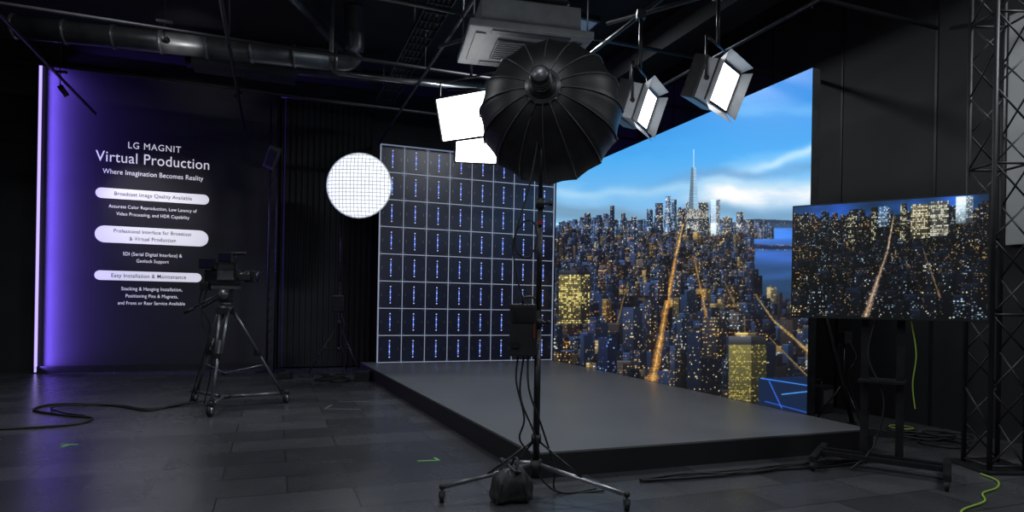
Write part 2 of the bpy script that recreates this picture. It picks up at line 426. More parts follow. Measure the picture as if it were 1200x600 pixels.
    def ln(x0,y0,x1,y1,col):
        for k in np.linspace(0,1,300):
            x=c.ix(x0+(x1-x0)*k);y=c.iy(y0+(y1-y0)*k)
            c.a[y:y+2,x:x+2]=col
    ln(890,443,949,452,(.25,.55,1));ln(900,446,915,478,(.2,.4,.75));ln(915,462,950,458,(.35,.65,1));ln(895,470,948,484,(.15,.35,.7))
    c.finish(262)
    return c
def city_tv():
    c=Canvas(925,220,236,162,3,11); rng=c.rng
    c.a[:]=np.array([.10,.24,.42]); c.a[c.iy(250):]=np.array([.02,.03,.05])
    k=fbm(c.H,c.W,rng,5,5,5)[...,None]; h=c.iy(250); c.a[:h]=c.a[:h]*(.3+1.3*k[:h])
    for i in range(140):
        x=rng.uniform(925,1158); w=rng.uniform(3,11); h=rng.uniform(4,20)
        c.bld(x,x+w,256-h,264,np.array([.03,.045,.075])*rng.uniform(.5,1.4),WARM[rng.integers(4)],.4,1.4,1.5,bright=.9)
    yb=268.0
    while yb<392:
        sc=(yb-262)/120; w0=6+15*sc; x=918+rng.uniform(0,8)
        while x<1160:
            w=w0*rng.uniform(.4,1.5);h=w0*rng.uniform(.5,1.6)
            base=np.array([.022,.033,.056])*rng.uniform(.2,1.6)
            c.bld(x,x+w,yb-h,yb+3,base,WARM[rng.integers(4)],rng.uniform(.03,.45),1.2+.8*sc,1.4+1.0*sc,rng.uniform(.4,.7),rng.uniform(.4,1.1),gam=1.4)
            if rng.random()<.5: c.bld(x,x+w,yb-h-3*sc-1,yb-h,base*1.8+.01,(0,0,0),0)
            x+=w*rng.uniform(.85,1.2)
        yb+=4.5+6*sc
    for a in [(1000,1010,240,.6),(1028,1034,236,.5),(1062,1069,234,.7)]:
        c.bld(a[0],a[1],a[2],280,np.array([.12,.13,.12])*a[3],(.95,.93,.78),a[3]*.9,1.7,2.0,.7,gam=.7)
    c.bld(1074,1095,236,278,(.20,.19,.15),(.98,.94,.78),.85,1.8,2.2,.9,gam=.6); c.bld(1096,1116,234,276,(.17,.18,.17),(.97,.95,.85),.85,1.8,2.2,.9,gam=.6)
    c.bld(1123,1141,230,262,(.48,.54,.58),(.85,.9,.92),.8,1.6,2.0,.6,gam=.6)
    c.bld(1036,1050,236,262,(.16,.25,.33),(.85,.93,1),.8,1.6,1.8,.8,gam=.7)
    c.road((1054,250),(1048,290),1.0,1.9,(.55,.46,.40),(1,.95,.9))
    c.road((1048,290),(1022,376),2.0,7,(.36,.28,.25),(1,.90,.86))
    c.road((1088,290),(1108,350),.8,2.2,(.35,.24,.18),(1,.82,.65),.75)
    c.dots(925,1158,250,372,450,WARM,2)
    c.finish(225,.5,3,(1,.92,.8))
    return c
def lin(a):
    a=np.clip(a,0,1); return np.where(a<=.04045,a/12.92,((a+.055)/1.055)**2.4)
def screen_mesh(name,P,nu,nv,colfn,strength,parent,matname):
    P=[np.array(p,float) for p in P]
    u=np.linspace(0,1,nu)[None,:,None]; v=np.linspace(0,1,nv)[:,None,None]
    co=(P[0]*(1-u)+P[1]*u)*(1-v)+(P[3]*(1-u)+P[2]*u)*v
    co=co.reshape(-1,3)
    idx=np.arange(nu*nv).reshape(nv,nu)
    q=np.stack([idx[:-1,:-1],idx[:-1,1:],idx[1:,1:],idx[1:,:-1]],-1).reshape(-1,4)
    me=bpy.data.meshes.new(name)
    me.vertices.add(len(co)); me.vertices.foreach_set('co',co.astype(np.float32).ravel())
    me.loops.add(q.size); me.loops.foreach_set('vertex_index',q.astype(np.int32).ravel())
    me.polygons.add(len(q)); me.polygons.foreach_set('loop_start',np.arange(0,q.size,4,dtype=np.int32))
    me.update(calc_edges=True)
    U,V=np.meshgrid(np.linspace(0,1,nu),np.linspace(0,1,nv))
    rgb=colfn(U.ravel(),V.ravel(),co)
    ca=me.color_attributes.new('picture','FLOAT_COLOR','POINT')
    ca.data.foreach_set('color',np.concatenate([lin(rgb),np.ones((len(rgb),1))],1).astype(np.float32).ravel())
    m=bpy.data.materials.new(matname); m.use_nodes=True; nt=m.node_tree; b_=nt.nodes['Principled BSDF']
    b_.inputs['Base Color'].default_value=(.01,.01,.01,1); b_.inputs['Roughness'].default_value=.4
    at=nt.nodes.new('ShaderNodeVertexColor'); at.layer_name='picture'
    nt.links.new(at.outputs['Color'],b_.inputs['Emission Color']); b_.inputs['Emission Strength'].default_value=strength
    me.materials.append(m)
    o=bpy.data.objects.new(name,me); scn.collection.objects.link(o)
    if parent: o.parent=parent
    return o
def sample(c,x,y):
    fx=np.clip((x-c.x0)*c.sc-.5,0,c.W-1.001); fy=np.clip((y-c.y0)*c.sc-.5,0,c.H-1.001)
    i,j=fx.astype(int),fy.astype(int); tx=(fx-i)[:,None];ty=(fy-j)[:,None]
    return (c.a[j,i]*(1-tx)+c.a[j,i+1]*tx)*(1-ty)+(c.a[j+1,i]*(1-tx)+c.a[j+1,i+1]*tx)*ty

# LED video wall
LX,LY0,LY1,LZ0,LZ1=5.40,11.75,5.17,ZS+.005,3.965
led=empty('led_video_wall',(LX,(LY0+LY1)/2,0))
off=np.array([LX,(LY0+LY1)/2,0])
def led_col(u,v,co):
    w=co+off; cx=w[:,0]*CA-w[:,1]*SA; cy=w[:,0]*SA+w[:,1]*CA
    x=600+730*cx/cy; y=356-(w[:,2]-1.35)*730/cy
    x=x-.0175*(y-300); y=y+.0175*(x-600)
    return sample(cm,x,y)
cm=city_main()
hy=(LY0-LY1)/2
screen_mesh('display_face',[(0,hy,LZ0),(0,-hy,LZ0),(0,-hy,LZ1),(0,hy,LZ1)],640,620,led_col,1.12,led,'led_wall_picture')
b=B()
b.box((.055,0,(LZ0+LZ1)/2),(.10,2*hy,LZ1-LZ0),M_blackmet)
for k in range(8):
    y=-hy+.1+k*(2*hy-.2)/7
    b.box((.16,y,1.95),(.06,.06,3.9),M_blackmet); b.cyl((.16,y,1.8),(.8,y,.03),.025,M_blackmet); b.box((.45,y,.03),(.75,.06,.06),M_blackmet)
b.obj('cabinet_frame',(0,0,0),0,led)

# tiled LED cabinet wall
b=B(); TX0,TX1,TY=1.80,5.38,11.80; tz0,tz1=ZS,4.30; n=8; W=TX1-TX0; H=tz1-tz0
b.box((W/2,.06,H/2),(W,.10,H),M_tile)
for i in range(n+1):
    b.box((W*i/n,0.004,H/2),(.012 if i not in(0,n) else .024,.012,H),M_line)
    b.box((W/2,0.004,H*i/n),(W,.012,.014 if i not in(0,n) else .024),M_line)
cw,ch=W/n,H/n
for i in range(n):
    for j in range(n):
        x=cw*(i+.5);z=ch*(j+.5)
        b.box((x,.006,z),(.014,.012,ch*.46),M_mark)
        for dz in(-.3,-.1,.1,.3): b.box((x,0.0,z+dz*ch),(.020,.014,.020),M_pink)
        for sx in(-1,1):
            b.box((x+sx*cw*.36,.008,z),(.012,.01,.05),M_gray)
            for sz in(-1,1): b.box((x+sx*cw*.42,.006,z+sz*ch*.43),(.02,.012,.02),M_gray)
b.obj('led_cabinet_wall',(TX0,TY,tz0))

# ---------------------------------------------------------------- softbox on stand
def caster(b,x,y,r=.035):
    b.cyl((x-.014,y,r),(x+.014,y,r),r,M_rubber,seg=16); b.cyl((x-.016,y,r),(x+.016,y,r),r*.5,M_silver,seg=12)
    b.box((x,y,r*1.9),(.045,.03,.02),M_gray); b.cyl((x,y,r*1.9),(x,y,r*2.8),.01,M_gray)
    for s_ in(-1,1): b.box((x+s_*.02,y,r*1.4),(.004,.025,r*1.1),M_gray)
b=B()
b.cyl((0,0,.12),(0,0,1.25),.024,M_blackmet); b.cyl((0,0,1.2),(0,0,2.1),.019,M_blackmet); b.cyl((0,0,2.05),(0,0,2.80),.015,M_blackmet)
for z in(1.22,2.07): b.cyl((0,0,z-.035),(0,0,z+.035),.032,M_black); b.cyl((0,0,z),(.07,0,z),.009,M_black); b.sph((.075,0,z),.018,M_black)
b.cyl((0,0,.12),(0,0,.24),.042,M_black); b.cyl((0,0,.36),(0,0,.42),.036,M_black)
for (fx,fy) in((-.64,-.24),(.59,-.34),(-.25,.50)):
    b.cyl((0,0,.21),(fx*.98,fy*.98,.105),.016,M_silver if fx>-.3 else M_gray); caster(b,fx,fy,.036)
    b.cyl((fx*.55,fy*.55,.155),(0,0,.39),.008,M_blackmet)
    b.sph((fx,fy,.105),.022,M_black)
b.box((-.11,-.02,1.165),(.19,.12,.37),M_black,bev=.012)
b.box((-.11,-.083,1.27),(.15,.008,.10),M_blackmet); b.box((-.16,-.086,1.06),(.05,.008,.04),M_blackmet)
b.box((-.03,-.085,1.16),(.010,.008,.10),M_red); b.box((-.015,0,1.28),(.05,.05,.05),M_gray); b.box((-.015,0,1.05),(.05,.05,.04),M_gray)
b.tube([(-.11,0,1.35),(-.11,0,1.39),(-.05,0,1.40),(0,0,1.36)],.008,M_black)
b.tube([(-.14,-.03,.98),(-.15,-.05,.8),(-.09,-.08,.55),(-.12,-.05,.40),(-.04,-.03,.28),(.05,-.03,.10),(.2,-.02,.012),(.45,.1,.012)],.007,M_rubber)
b.tube([(-.10,-.03,.98),(-.12,-.05,.7),(-.02,-.07,.45),(.02,-.05,.3)],.007,M_rubber)
b.tube([(-.07,-.03,.98),(-.06,-.06,.75),(.03,-.05,.5),(.13,-.02,.2),(.16,.0,.012),(.5,.05,.012)],.007,M_rubber)
b.tube([(-.10,-.03,1.35),(-.16,-.04,1.55),(-.19,-.04,1.78),(-.13,-.05,1.92),(-.05,-.05,1.93),(-.02,-.05,1.8),(-.08,-.05,1.68),(-.16,-.05,1.72),(-.17,-.05,1.85),(-.08,-.04,2.2),(-.03,-.03,2.5),(-.02,-.05,2.75)],.006,M_rubber)
b.box((0.0,-.022,1.93),(.035,.02,.03),M_red)
ax=Vector((.085,.5,-.045)).normalized()
hub=Vector((.0,-.12,2.86))
bk=hub-ax*.20
b.cyl(bk,hub+ax*.02,.065,M_blackmet,seg=24); b.cyl(bk-ax*.015,bk,.05,M_gray,r1=.06,seg=24)
b.cyl(hub-ax*.03,hub+ax*.03,.125,M_gray,seg=32); b.cyl(hub-ax*.036,hub-ax*.029,.10,M_black,seg=32)
for k in range(3): b.cyl(bk+ax*(.03+k*.04),bk+ax*(.045+k*.04),.073,M_gray,seg=24)
b.box((0,0,2.80),(.16,.03,.02),M_blackmet)
for s_ in(-1,1): b.box((s_*.08,-.02,2.84),(.012,.03,.10),M_blackmet)
b.cyl((0,0,2.76),(0,0,2.86),.028,M_black)
side=ax.cross(Vector((0,0,1))).normalized(); up=side.cross(ax)
NR=16; sub=4; NS=NR*sub; prof=[]
K=12
for k in range(K+1):
    t=k/K; prof.append((.10+.448*math.sin(t*math.pi/2)**.92, .48*(1-math.cos(t*math.pi/2))**.85))
vs=[];fc=[]
def ringpt(r,d,a): return hub+ax*d+side*(r*math.cos(a))+up*(r*math.sin(a))
for k,(r,d) in enumerate(prof):
    for j in range(NS):
        a=2*math.pi*j/NS; ph=(j%sub)/sub
        sag=math.sin(ph*math.pi)*.022*(k/K)
        vs.append(tuple(ringpt(r-sag,d+sag*.3,a)))
for k in range(K):
    for j in range(NS): fc.append((k*NS+j,k*NS+(j+1)%NS,(k+1)*NS+(j+1)%NS,(k+1)*NS+j))
b.poly(vs,fc,M_fabric,True)
base=[tuple(ringpt(prof[-1][0]-math.sin((j%sub)/sub*math.pi)*.022,prof[-1][1]+.05,2*math.pi*j/NS)) for j in range(NS)]
lip=[vs[K*NS+j] for j in range(NS)]
b.poly(lip+base,[(j,(j+1)%NS,NS+(j+1)%NS,NS+j) for j in range(NS)],M_fabric)
dd=[tuple(ringpt(prof[-1][0]-.025,prof[-1][1]+.02,2*math.pi*j/NS)) for j in range(NS)]
b.poly(dd,[tuple(range(NS))],M_diff)
for j in range(NR):
    a=2*math.pi*j/NR
    b.tube([ringpt(r+.003,d-.002,a) for r,d in prof],.0045,M_rib,n=1,seg=6)
    b.cyl(ringpt(.10,0,a),ringpt(.13,-.01,a),.010,M_silver,seg=6)
    b.sph(ringpt(prof[-1][0]+.004,prof[-1][1],a),.010,M_gray,seg=8)
x,y=S(.19,4.45)
sbx=b.obj('softbox_light_on_stand',(x,y,0),TH)

# sandbag
b=B()
q=bmesh.ops.create_uvsphere(b.bm,u_segments=48,v_segments=32,radius=1)
f=lambda t,e: math.copysign(abs(t)**e,t)
for v in q['verts']:
    p=v.co.copy(); zz=(p.z+1)/2
    taper=1-.55*zz**1.3
    wr=1+.05*math.sin(7*p.x+5*p.z)+.04*math.sin(11*p.y-6*p.z+2*p.x)
    valley=-.05*math.exp(-(p.x/.18)**2)*(1 if p.z<.6 else 0)*(1-zz)
    co=Vector((f(p.x,.62)*.175*taper*wr+ .045*zz, f(p.y,.62)*(.13+valley)*(.55+.45*(1-zz))*wr, .115+f(p.z,.7)*.115+.02*math.sin(6*p.x)*zz))
    v.co=co; v.co.z=max(v.co.z,.002)
b._fin(q['verts'],M_bag,True)
b.box((.035,0,.225),(.05,.20,.012),M_black,rot=Matrix.Rotation(.15,3,'Y'),bev=.004)
b.tube([(.03,-.07,.225),(.05,-.04,.285),(.05,.04,.285),(.03,.07,.225)],.009,M_black)
for s_ in (-1,1): b.box((s_*.09,-.115,.09),(.012,.012,.14),M_black,rot=Matrix.Rotation(-s_*.3,3,'Y'))
b.obj('sandbag',(*S(.19-.19,4.45-.20),0),TH+.25)

# ---------------------------------------------------------------- broadcast camera on tripod dolly
b=B()
feet=[(.13,-.62),(.62,.42),(-.56,.38)]
top=Vector((0,0,1.22))
b.cyl((0,0,1.16),(0,0,1.26),.09,M_black,seg=24); b.cyl((0,0,1.26),(0,0,1.31),.065,M_gray,seg=24)
for fx,fy in feet:
    d=Vector((fx,fy,0)).normalized(); sd=Vector((-d.y,d.x,0))
    a=top+d*.07; e=Vector((fx*.92,fy*.92,.15))
    mid_=a.lerp(e,.52)
    for s_ in(-1,1):
        b.cyl(a+sd*s_*.045,mid_+sd*s_*.032,.017,M_gray)
    b.cyl(a.lerp(e,.35),e,.017,M_gray); b.box(mid_,(.10,.06,.07),M_black); b.box(a+Vector((0,0,-.02)),(.12,.12,.07),M_black)
    b.box(e,(.05,.05,.08),M_black,bev=.01)
    b.cyl((0,0,.13),(fx,fy,.13),.020,M_gray)
    b.cyl((0,0,.42),a.lerp(e,.66),.012,M_gray)
    b.cyl((fx-.02,fy,.065),(fx+.02,fy,.065),.065,M_rubber,seg=20); b.cyl((fx-.024,fy,.065),(fx+.024,fy,.065),.04,M_silver,seg=16)
    b.box((fx,fy,.135),(.08,.07,.02),M_black); b.cyl((fx,fy,.12),(fx,fy,.17),.02,M_black)
b.cyl((0,0,.11),(0,0,.16),.07,M_black,seg=20); b.cyl((0,0,.40),(0,0,.44),.035,M_black)
b.box((0,0,1.39),(.15,.13,.16),M_black,bev=.02); b.cyl((0,-.09,1.40),(0,.09,1.40),.06,M_gray,seg=20)
b.box((0,0,1.49),(.32,.11,.035),M_gray)
b.cyl((-.06,-.09,1.40),(-.38,-.15,1.20),.011,M_blackmet); b.cyl((-.32,-.14,1.23),(-.43,-.16,1.17),.02,M_rubber)
b.cyl((-.06,.09,1.40),(-.38,.15,1.22),.011,M_blackmet)
b.box((.0,0,1.62),(.32,.13,.20),M_blackmet,bev=.015)
b.box((-.20,0,1.62),(.09,.11,.17),M_blackmet,bev=.01)
b.box((.02,-.07,1.64),(.20,.01,.12),M_gray)
for k in range(4): b.box((-.03+k*.05,-.077,1.60),(.02,.006,.02),M_silver)
b.box((0,0,1.79),(.26,.03,.025),M_black); b.box((-.11,0,1.755),(.03,.03,.07),M_black); b.box((.11,0,1.755),(.03,.03,.07),M_black)
b.cyl((.16,0,1.63),(.24,0,1.63),.055,M_gray,seg=24); b.cyl((.24,0,1.63),(.34,0,1.63),.062,M_blackmet,r1=.07,seg=24)
for k in range(3): b.cyl((.245+k*.035,0,1.63),(.255+k*.035,0,1.63),.072,M_rubber,seg=24)
b.box((.36,0,1.63),(.06,.18,.15),M_blackmet,bev=.01); b.cyl((.389,0,1.63),(.394,0,1.63),.06,M_glass,seg=24)
b.box((.27,-.09,1.62),(.14,.05,.08),M_black,bev=.01)
b.box((.03,-.10,1.86),(.17,.04,.12),M_blackmet,bev=.01); b.box((.03,-.123,1.86),(.14,.006,.09),M_glass)
b.cyl((.05,-.03,1.80),(.05,-.09,1.84),.01,M_black)
b.box((-.19,-.10,1.78),(.20,.03,.13),M_blackmet,bev=.008); b.box((-.19,-.118,1.78),(.17,.004,.10),M_glass)
b.cyl((.12,0,1.80),(.12,0,1.90),.008,M_black); b.cyl((.05,0,1.91),(.24,0,1.92),.02,M_rubber)
b.box((-.24,-.02,1.50),(.10,.12,.10),M_blackmet,bev=.01)
b.tube([(-.25,0,1.55),(-.34,.02,1.3),(-.22,.05,1.0),(-.30,.05,.6),(-.42,.1,.25),(-.53,.2,.02)],.009,M_rubber)
b.tube([(-.23,0,1.50),(-.28,-.05,1.1),(-.15,-.05,.8),(-.2,.05,.4),(-.3,.1,.02)],.008,M_rubber)
x,y=S(-3.56,7.75)
b.obj('broadcast_camera_on_tripod',(x,y,0),TH)
def flo(pts,z=.012): return [(*S(a,c),z) for a,c in pts]
b=B()
b.tube(flo([(-4.10,8.04),(-4.22,7.5),(-4.32,7.38),(-4.75,7.6),(-5.15,7.72),(-5.64,7.67),(-5.55,7.26),(-5.0,6.99),(-4.60,6.86),(-4.55,6.5),(-5.04,6.22),(-5.5,6.1)]),.013,M_rubber)
b.tube(flo([(-4.0,8.1),(-4.3,7.45),(-4.8,7.65),(-5.3,7.6),(-5.45,7.4),(-5.1,7.1),(-4.75,6.95)],.02),.010,M_rubber)
b.obj('camera_cable')

# ---------------------------------------------------------------- round gridded softbox
b=B()
R_=.57
cx0=Vector((.42,-.40,3.40)); axc=Vector((.0,-1,-.02)).normalized()
sd=Vector((1,0,0)); upv=sd.cross(-axc).normalized()
def rp(r,d,a): return cx0+axc*d+sd*(r*math.cos(a))+upv*(r*math.sin(a))
N=32; vs=[];fc=[];KK=6
for k in range(KK+1):
    t=k/KK; r=R_*math.cos(t*math.pi/2)*.98+.001; d=.10*math.sin(t*math.pi/2)
    for j in range(N): vs.append(tuple(rp(r,d,2*math.pi*j/N)))
for k in range(KK):
    for j in range(N): fc.append((k*N+j,k*N+(j+1)%N,(k+1)*N+(j+1)%N,(k+1)*N+j))
b.poly(vs,fc,M_lantern,True)
vs=[];fc=[]
for k in range(KK+1):
    t=k/KK; r=.08+(R_-.08)*math.sin(t*math.pi/2); d=-.36*math.cos(t*math.pi/2)
    for j in range(N): vs.append(tuple(rp(r,d,2*math.pi*j/N)))
for k in range(KK):
    for j in range(N): fc.append((k*N+j,k*N+(j+1)%N,(k+1)*N+(j+1)%N,(k+1)*N+j))
b.poly(vs,fc,M_fabric,True)
for k in range(-8,9):
    o_=k*.066
    for vert in (True,False):
        pts=[]; h=math.sqrt(max(R_*R_-o_*o_,0))
        if h<.05: continue
        for i in range(13):
            t_=-h+2*h*i/12; rr_=math.hypot(o_,t_); dz_=.10*math.sqrt(max(0,1-(rr_/R_)**2))+.006
            pts.append(cx0+axc*dz_+(sd*o_+upv*t_ if vert else sd*t_+upv*o_))
        b.tube(pts,.0075,M_lgrid,n=1,seg=5)
for j in range(N):
    b.cyl(rp(R_,.0,2*math.pi*j/N),rp(R_,.0,2*math.pi*(j+1)/N),.012,M_lgrid,seg=6)
b.cyl(cx0-axc*.34,cx0-axc*.52,.07,M_black)
b.cyl((0,0,.5),(0,0,1.7),.02,M_blackmet); b.cyl((0,0,1.6),(0,0,3.1),.015,M_blackmet)
b.cyl((0,0,3.1),cx0-axc*.45+Vector((0,0,-.08)),.014,M_blackmet); b.box((0,0,3.1),(.05,.05,.07),M_black)
for k in range(3):
    a=math.radians(90+120*k); f_=(.55*math.cos(a),.55*math.sin(a))
    b.cyl((0,0,.95),(*f_,.02),.013,M_blackmet); b.cyl((0,0,.45),(f_[0]*.5,f_[1]*.5,.50),.008,M_blackmet); b.sph((*f_,.022),.022,M_rubber)
b.cyl((0,0,.42),(0,0,.5),.028,M_black); b.cyl((0,0,.9),(0,0,1.0),.032,M_black)
b.box((.0,-.05,1.30),(.22,.12,.30),M_blackmet,bev=.02); b.tube([(.05,-.08,1.15),(.12,-.1,.9),(.05,-.1,.6),(.15,-.1,.3),(.1,-.1,.02)],.009,M_rubber)
b.obj('round_grid_softbox_on_stand',(*S(-3.17,11.45),0),TH)
b=B(); rr=random.Random(9)
for k in range(8):
    c0=(rr.uniform(-.3,.5),rr.uniform(-.2,.2)); r0=rr.uniform(.1,.2)
    b.tube([(c0[0]+r0*math.cos(t*.7),c0[1]+r0*math.sin(t*.7),.02+k*.012) for t in range(10)],.014,M_rubber)
b.box((.75,.0,.09),(.25,.2,.18),M_blackmet,bev=.02); b.box((-.6,.1,.06),(.2,.2,.12),M_black,bev=.02)
b.obj('power_cable_heap',(*S(-3.25,10.55),0),TH)

# ---------------------------------------------------------------- hanging panel lights
def panel_light(a,d,z,nrm,w=.55,h=.40,zt=4.40,doors=True,edge=None,L=.16,dep=.12):
    b=B(); edge=edge or M_lampedge
    nv=Vector(nrm).normalized()
    q=nv.to_track_quat('-Y','Z').to_matrix().to_4x4()
    b.M=q
    b.box((0,dep/2-.01,0),(w,dep,h),edge,bev=.015)
    b.box((0,dep*.75,0),(w+.03,dep*.6,h+.03),M_blackmet,bev=.012)
    b.box((0,-.012,0),(w*.95,.012,h*.94),M_lamp)
    for s_ in (-1,1):
        b.box((0,-.012,s_*h*.49),(w*1.01,.03,.02),M_blackmet); b.box((s_*w*.495,-.012,0),(.018,.03,h),M_blackmet)
    for k in range(5): b.box((-w*.36+k*w*.18,dep+.01,0),(.012,.04,h*.8),M_blackmet)
    b.box((0,dep+.04,0),(w*.4,.08,h*.4),M_black,bev=.01)
    if doors:
        an=math.radians(42)
        for s_ in(-1,1):
            z0=s_*h/2; z1=s_*(h/2+L*math.sin(an)); y1=-.01-L*math.cos(an)
            b.poly([(-w/2,-.01,z0),(w/2,-.01,z0),(w*.60,y1,z1),(-w*.60,y1,z1)],[(0,1,2,3)],M_lampedge)
            x0=s_*w/2; x1=s_*(w/2+L*math.sin(an))
            b.poly([(x0,-.01,-h/2),(x0,-.01,h/2),(x1,y1,h*.62),(x1,y1,-h*.62)],[(0,1,2,3)],M_lampedge)
            for t_ in(-.3,.3): b.cyl((t_*w-.03,-.01,z0),(t_*w+.03,-.01,z0),.01,M_black)
    for s_ in(-1,1): b.cyl((s_*(w/2+.03),.05,0),(s_*(w/2-.02),.05,0),.022,M_black)
    b.M=Matrix.Identity(4)
    pl=q@Vector((-(w/2+.03),.05,0)); pr=q@Vector((w/2+.03,.05,0))
    tp=Vector((0,0,h/2+.22))
    tl=Vector((pl.x,pl.y,tp.z)); tr=Vector((pr.x,pr.y,tp.z))
    b.cyl(pl,tl,.011,M_blackmet); b.cyl(pr,tr,.011,M_blackmet); b.cyl(tl,tr,.011,M_blackmet)
    mt=(tl+tr)/2
    b.cyl(mt,(mt.x,mt.y,zt-z),.018,M_blackmet); b.box((mt.x,mt.y,zt-z),(.09,.07,.09),M_black)
    return b.obj('studio_panel_light',(*S(a,d),z),TH)
panel_light(-.56,7.4,3.57,(-.45,-.80,-.30),.84,.52,doors=False,dep=.2)
panel_light(-.56,9.1,3.60,(.1,-.8,-.55),.62,.42,doors=False)
panel_light(1.34,6.5,3.42,(.78,-.42,-.30),.46,.36,L=.13,dep=.24)
panel_light(2.00,6.05,3.50,(.68,-.56,-.34),.50,.38,L=.13,dep=.24)

# pipe grid
b=B()
for yy in(1.5,3.4,5.0,6.8,8.6,10.6): b.cyl((-6.5,yy,4.62),(7.1,yy,4.62),.024,M_black)
for xx in(-5.5,-3.0,-.6,1.9,3.7,5.2): b.cyl((xx,.5,4.55),(xx,12.8,4.55),.024,M_blackmet)
for xx in(-5.5,-3.0,-.6,1.9,3.7,5.2):
    for yy in(1.5,5.0,8.6): b.cyl((xx,yy,4.5),(xx,yy,ZC),.010,M_black)
for (p,q_) in [((-.95,7.6),(-.25,7.1)),((-1.0,9.1),(0,9.1)),((1.0,6.9),(2.9,5.5))]:
    x0,y0=S(*p);x1,y1=S(*q_); b.cyl((x0,y0,4.47),(x1,y1,4.47),.022,M_black)
b.obj('ceiling_pipe_grid')
# ducts
b=B()
def sp(a,d,z): return (*S(a,d),z)
b.cyl(sp(-7.3,8.2,4.95),sp(-2.7,9.35,4.95),.15,M_duct,seg=24)
for k in range(9):
    t=k/8; p=Vector(sp(-7.3,8.2,4.95)).lerp(Vector(sp(-2.7,9.35,4.95)),t); d=(Vector(sp(-2.7,9.35,4.95))-Vector(sp(-7.3,8.2,4.95))).normalized()
    b.cyl(p-d*.02,p+d*.02,.165,M_gray,seg=24)
b.tube([sp(-2.75,9.33,4.95),sp(-2.52,9.38,4.97),sp(-2.42,9.3,5.15),sp(-2.42,9.2,5.69)],.14,M_duct,seg=18)
b.cyl(sp(-2.46,8.97,4.62),sp(-.60,9.55,4.62),.035,M_silver,seg=14); b.tube([sp(-2.46,8.97,4.62),sp(-2.6,8.93,4.64),sp(-2.65,8.93,4.8),sp(-2.65,8.93,5.69)],.035,M_gray)
b.cyl(sp(-6,6.5,5.2),sp(0,7.4,5.2),.06,M_duct); b.cyl(sp(-5.5,10.4,5.3),sp(1,11.6,5.3),.10,M_duct)
b.cyl(sp(-3.4,5,5.4),sp(-2.6,12,5.4),.07,M_duct)
b.box(sp(-4.6,10.6,5.35),(1.6,.5,.35),M_duct); b.box(sp(2.8,8,5.3),(.5,7,.4),M_ceil); b.box(sp(-5.6,7.2,5.5),(2.8,.4,.3),M_ceil)
b.obj('ventilation_duct')
# HVAC cassette
b=B()
b.box((0,0,.06),(1.26,1.0,.07),M_hvac,bev=.02); b.box((0,0,.22),(1.02,.85,.26),M_hvac,bev=.01)
b.box((.02,0,.85),(.78,.55,1.0),M_hvac)
for z in(.45,.75,1.05): b.box((.02,0,z),(.82,.59,.03),M_gray)
b.box((0,0,.018),(.62,.50,.02),M_black)
for k in range(9): b.box((0,-.22+k*.055,.006),(.60,.012,.012),M_hvac)
for s_ in(-1,1):
    b.box((s_*.50,0,.022),(.10,.7,.012),M_black); b.box((0,s_*.40,.022),(.8,.09,.012),M_black)
for sx in(-1,1):
    for sy in(-1,1): b.cyl((sx*.58,sy*.42,.1),(sx*.58,sy*.42,1.6),.009,M_gray)
b.obj('ceiling_air_conditioner',(*S(.06,6.6),4.0),-.15)
b=B()
for k in range(26): b.box((0,-3+k*.25,0),(.3,.02,.015),M_black)
for s_ in(-1,1): b.box((s_*.15,0,.02),(.015,6.4,.06),M_black)
for s_ in(-2.5,0,2.5): b.cyl((.15,s_,0),(.15,s_,.75),.007,M_gray); b.cyl((-.15,s_,0),(-.15,s_,.75),.007,M_gray)
for k in range(4): b.cyl((-.09+k*.06,-3.2,.03),(-.09+k*.06,3.2,.03),.018,M_rubber)
b.obj('cable_tray',(*S(-1.2,8.2),4.94),.0)

# track spotlights
def spot(a,d,z,target,power,ang,col=(1,.97,.95)):
    x,y=S(a,d); e=empty('track_spotlight',(x,y,z))
    dv=(Vector(target)-Vector((x,y,z))).normalized()
    b=B(); b.cyl((0,0,0),dv*.16,.04,M_black,seg=18); b.cyl(dv*.16,dv*.165,.035,M_white,seg=18)
    b.cyl((0,0,0),(0,0,.22),.008,M_black); b.box((0,0,.22),(.18,.035,.03),M_black); b.cyl((0,0,.22),(0,0,ZC-z),.006,M_black)
    b.obj('spot_body',(0,0,0),0,e)
    light('SPOT','spot_lamp',dv*.20,power,col,dv,size=.03,parent=e,spot=ang,blend=.9)
spot(-6.95,9.5,4.55,(-2.2,13.05,2.9),80,44)
spot(-4.4,9.95,4.65,(-2.1,13.05,3.0),62,44)
spot(-4.3,7.6,4.5,(*S(-4.75,8.85),4.95),60,36)

# pole with speaker
b=B()
for dx in(-.07,.07): b.cyl((dx,0,0),(dx,0,5.0),.018,M_blackmet)
for k in range(24): b.cyl((-.07,0,.1+k*.2),(.07,0,.3+k*.2),.007,M_blackmet)
b.box((0,0,.015),(.4,.4,.03),M_blackmet)
r=Matrix.Rotation(math.radians(20),3,'X')@Matrix.Rotation(math.radians(25),3,'Y')
b.box((.05,-.20,3.95),(.20,.14,.42),M_gray,rot=r,bev=.02); b.box((.05,-.275,3.92),(.14,.01,.3),M_black,rot=r); b.cyl((0,0,4.0),(.05,-.16,3.97),.015,M_black)
b.obj('speaker_pole',(*S(-4.48,11.6),0),TH)
